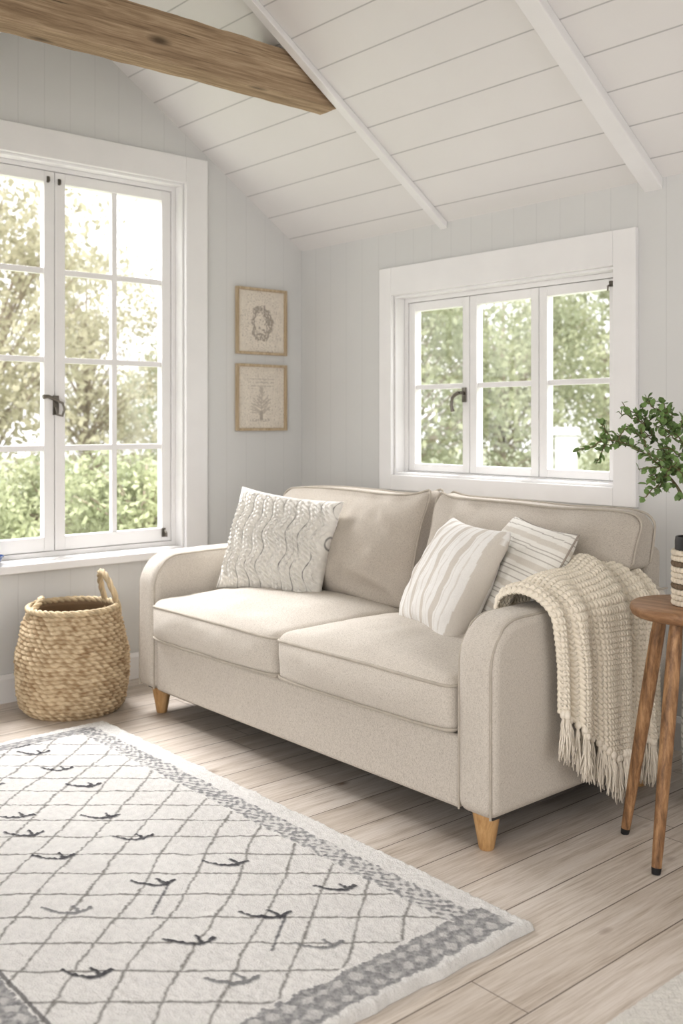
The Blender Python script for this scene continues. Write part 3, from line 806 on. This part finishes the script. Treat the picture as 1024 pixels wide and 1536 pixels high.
def branch(label, ctrl, seed, twigs):
    rs = random.Random(seed); base = Vector((VC[0]+rs.uniform(-.02,.02), VC[1]+rs.uniform(-.02,.02), TZ+.06))
    pts = [base]+[W(*q) for q in ctrl]
    sm = []
    for i in range(len(pts)-1):
        p = [pts[max(0,i-1)], pts[i], pts[i+1], pts[min(len(pts)-1,i+2)]]
        for k in range(10):
            f = k/10; sm.append(.5*((2*p[1])+(-p[0]+p[2])*f+(2*p[0]-5*p[1]+4*p[2]-p[3])*f*f+(-p[0]+3*p[1]-3*p[2]+p[3])*f**3))
    sm.append(pts[-1]); r = empty('leafy_branch', base); tag(r, label, 'branch', 'leafy branches in the corded vase')
    st_ = MB().tube(sm, [max(.0013, .0038*(1-i/len(sm))) for i in range(len(sm))], 7); lv = MB()
    def dress(path, k0, nq=4):
        for i in range(k0, len(path)-1):
            for q in range(nq):
                t = rs.random(); pp = path[i]*(1-t)+path[i+1]*t; ax_ = (path[i+1]-path[i]).normalized()
                d = Vector((rs.gauss(0,1), rs.gauss(0,1), rs.gauss(.3,1))).normalized()+ax_*.5
                leaf(lv, pp, d, Vector((rs.gauss(0,.5), rs.gauss(0,.5), 1)), rs.uniform(.016, .027))
    dress(sm, int(len(sm)*.48), 2)
    for k in range(twigs):
        i = rs.randint(int(len(sm)*.42), len(sm)-3); p = sm[i]; ax_ = (sm[i+1]-sm[i]).normalized()
        d = (ax_*.7+Vector((rs.gauss(0,.6), rs.gauss(0,.6), rs.gauss(.1,.6)))).normalized(); L_ = rs.uniform(.05,.10)
        path = [p+d*L_*t+Vector((0,0,.012*math.sin(t*3)*rs.uniform(-1,1))) for t in np.linspace(0, 1, 8)]
        st_.tube(path, [.0016]*7+[.001], 5); dress(path, 1, 2)
    st_.build('stem', M['stem_in'], r); lv.build('leaves', M['leaf_in'], r, angle=0, fix=False)
branch('leafy green branch reaching furthest left towards the small window', [(1030,760,2.9),(990,700,2.86),(945,668,2.82),(900,658,2.8)], 1, 10)
branch('leafy green branch rising highest from the corded vase', [(1035,740,2.9),(1025,670,2.9),(1005,640,2.9),(1000,612,2.9)], 2, 12)
branch('leafy green branch arching between the highest and the furthest left ones', [(1032,750,2.9),(1005,690,2.92),(975,650,2.95),(955,620,2.96)], 3, 11)
branch('leafy green branch drooping low over the side table', [(1040,770,2.9),(1030,715,2.84),(1008,700,2.8),(992,725,2.78)], 4, 12)
branch('leafy green branch leaning right, away from the sofa', [(1045,740,2.9),(1050,680,2.95),(1050,640,3.0)], 5, 12)

# ---------------------------------------------------------------- patterned pouf behind the table
def pouf():
    cx, cy = 2.82, -.30; C = []
    hx, hy, hz = .22, .20, .235
    def f(x, y, z):
        return (x*(1+.05*(1-(z/hz)**2)), y*(1+.05*(1-(z/hz)**2)), z+hz+.002)
    m = rounded_box(hx, hy, hz, .05, 60, f)
    for (x, y, z) in m.v:
        a = x+y*1.0; q = abs(((a+z)/.05) % 1-.5) < .07 or abs(((a-z)/.05) % 1-.5) < .07
        C.append(c(178,175,171) if q else c(234,232,228))
    m.v = [(x+cx, y+cy, z) for x, y, z in m.v]
    return m.build('pouf', M['cotton'], None, colors=C, angle=0)
o = pouf(); tag(o, 'pale square pouf with grey diamond pattern behind the side table', 'pouf')

m = MB().lathe([(.0,.613),(.03,.613),(.034,.62),(.055,.655),(.052,.656),(.03,.624),(.0,.622)], -.01, -1.745, 40)
tag(m.build('dish', M['blue']), 'small blue glazed dish on the large window sill', 'dish')

# ---------------------------------------------------------------- garden
g = MB().box(-40, 40, -40, 40, -.45, -.4); st(g.build('ground', M['grass'], smooth=False))
def tree_mesh(rad, hgt, nclump, nleaf, ls, seed, squash=1.0, lo=.3):
    rs = random.Random(seed); lv = MB(); tr = MB()
    tr.tube([(0,0,0),(.03,.02,hgt*.3),(-.04,.03,hgt*.6),(0,0,hgt*.9)], [.07,.055,.035,.012], 8)
    for k in range(nclump):
        while True:
            p = Vector((rs.uniform(-1,1), rs.uniform(-1,1), rs.uniform(-1,1)))
            if .25 < p.length < 1: break
        cz = hgt*(lo+1)/2; cc = Vector((p.x*rad, p.y*rad, cz+p.z*hgt*(1-lo)/2))
        tr.tube([(0,0,max(.2, cc.z*.55)), cc*.5+Vector((0,0,cc.z*.3)), cc], [.02,.012,.005], 5)
        R_ = rs.uniform(.22, .42)*rad
        for i in range(nleaf):
            q = Vector((rs.gauss(0,1), rs.gauss(0,1), rs.gauss(0,.8)))*R_*.5+cc
            d = Vector((rs.gauss(0,1), rs.gauss(0,1), rs.gauss(0,1))).normalized(); e = d.orthogonal().normalized(); s = ls*rs.uniform(.6,1.3)
            e = (Matrix.Rotation(rs.uniform(0,6.28), 3, d) @ e)
            lv.add([q-d*s, q+e*s*.5, q+d*s, q-e*s*.5], [(0,1,2,3)])
    return lv, tr
protos = {}
def tree(kind, p, sc, rz, label, cat='tree', group='trees beyond the windows', zs=1.0):
    if kind not in protos:
        sp = {'pale': (1.5, 5.0, 90, 95, .055, 3, 'leafA', .10), 'green': (1.8, 4.6, 85, 130, .06, 5, 'leafB', .10), 'bush': (1.0, 1.7, 60, 130, .045, 8, 'leafC', .02)}[kind]
        lv, tr = tree_mesh(sp[0], sp[1], sp[2], sp[3], sp[4], sp[5], lo=sp[7])
        r = empty('tree' if kind != 'bush' else 'bush', (0,0,0)); lv.build('foliage', M[sp[6]], r, smooth=False, fix=False, world=False); tr.build('trunk', M['bark'], r, world=False); protos[kind] = r
    else:
        src = protos[kind]; r = src.copy(); COL.objects.link(r)
        for ch in src.children:
            q = ch.copy(); COL.objects.link(q); q.parent = r
    r.location = (p[0], p[1], -.4); r.scale = (sc, sc, sc*zs); r.rotation_euler = (0, 0, rz); tag(r, label, cat, group)
def at(px, D): q = W(px, 632, D); return (q.x, q.y)
tree('pale', at(-20, 13), 1.10, .3, 'tall pale straw-coloured tree seen at the left edge of the large window')
tree('pale', at(130, 17), .92, 2.9, 'pale tree seen through the middle of the large window')
tree('green', at(262, 22), .78, 4.1, 'low green tree seen through the right-hand panes of the large window')
for k, (px, D, s, lb) in enumerate(((-75, 8.2, .7, 'green bush seen in the lowest left panes of the large window'), (75, 10.2, .8, 'green bush behind the meeting stiles of the large window'), (220, 9.2, .82, 'green bush seen in the lowest right panes of the large window'))):
    tree('bush', at(px, D), s, k*1.3, lb, 'bush', 'bushes outside the large window')
tree('green', at(600, 15), .94, .4, 'green tree seen through the left sash of the small window')
tree('green', at(755, 18), 1.0, 2.2, 'green tree seen through the middle sash of the small window')
tree('green', at(940, 24), 1.45, 3.9, 'green tree seen through the right sash of the small window')
for k, (px, D, s, lb) in enumerate(((680, 11, .70, 'bush seen in the lower left pane of the small window'), (785, 13, .62, 'bush seen in the lower middle pane of the small window'), (930, 14.5, .72, 'bush seen in the lower right pane of the small window'))):
    tree('bush', at(px, D), s, 2+k*1.7, lb, 'bush', 'bushes outside the small window')
sx, sy = at(848, 11.5); sh = empty('garden_shed', (sx, sy, -.4), .7); tag(sh, 'small white shed seen through the right sash of the small window', 'shed')
M['shed'] = basic('weathered_boards', c(196,196,194), .8)
MB().box(-.12, .12, -.14, .14, 0, 1.5).build('wall', M['shed'], sh, smooth=False, world=False)
MB().add([(-.15,-.17,1.5),(.15,-.17,1.5),(.15,.17,1.5),(-.15,.17,1.5),(-.15,0,1.58),(.15,0,1.58)], [(0,1,5,4),(3,4,5,2),(0,4,3),(1,2,5),(0,3,2,1)]).build('roof', M['trim'], sh, smooth=False, world=False)

# ---------------------------------------------------------------- light
wd = bpy.data.worlds.new('World'); S.world = wd; wd.use_nodes = True; nt = wd.node_tree
bg = nt.nodes['Background']; tcw = nt.nodes.new('ShaderNodeTexCoord'); sp = nt.nodes.new('ShaderNodeSeparateXYZ'); nt.links.new(tcw.outputs['Generated'], sp.inputs[0])
rp = nt.nodes.new('ShaderNodeValToRGB'); nt.links.new(sp.outputs[2], rp.inputs[0]); rp.color_ramp.elements[0].color = (.99,.985,1,1); rp.color_ramp.elements[1].color = (.92,.95,1,1)
nt.links.new(rp.outputs[0], bg.inputs[0]); bg.inputs[1].default_value = 1.6
sun = bpy.data.lights.new('sun', 'SUN'); sun.energy = 3.0; sun.angle = math.radians(8); sun.color = (1,.98,.95)
so = bpy.data.objects.new('sun', sun); COL.objects.link(so); so.rotation_euler = Vector((-.55,.5,-.75)).to_track_quat('-Z','Y').to_euler()
def area(name, loc, tgt, sx, sy, e, col=(1,1,1)):
    l = bpy.data.lights.new(name, 'AREA'); l.shape = 'RECTANGLE'; l.size = sx; l.size_y = sy; l.energy = e; l.color = col
    o = bpy.data.objects.new(name, l); COL.objects.link(o); o.location = loc
    o.rotation_euler = (Vector(tgt)-Vector(loc)).to_track_quat('-Z','Y').to_euler()
area('fill_light_behind', (3.2, -5.4, 1.5), (1.6, 0, 1.5), 3.6, 1.8, 82, (1,.985,.99))  # added fill lamp inside the room; the front wall has no window
area('side_fill_light', (5.4, -1.6, 1.5), (1.5, -1.2, 1.2), 2.0, 1.6, 13, (1,.985,.99))  # weak fill lamp added by the right wall, which is solid
area('sky_fill_left', (-2.1, -1.42, 4.4), (1.3, -1.3, .3), 2.6, 2.2, 560, (.995,.985,1))  # added lamp outside, above the view, boosting daylight through the large window
area('sky_fill_back', (1.35, 2.0, 3.7), (1.5, -1.3, .3), 2.2, 1.8, 230, (.995,.985,1))  # same kind of added unseen lamp, aimed in through the small window

# ---------------------------------------------------------------- camera
cam = bpy.data.cameras.new('camera'); co = bpy.data.objects.new('camera', cam); COL.objects.link(co); S.camera = co
co.location = (CAMX, CAMY, H); co.rotation_euler = (PI/2, 0, math.atan2(.756, .655))
cam.sensor_width = 36; cam.lens = FPX/1536*36; cam.shift_y = -(768-632)/1536
cam.dof.use_dof = True; cam.dof.focus_distance = 3.2; cam.dof.aperture_fstop = 3.0
S.view_settings.view_transform = 'Standard'; S.view_settings.exposure = 0.52; S.view_settings.gamma = .89
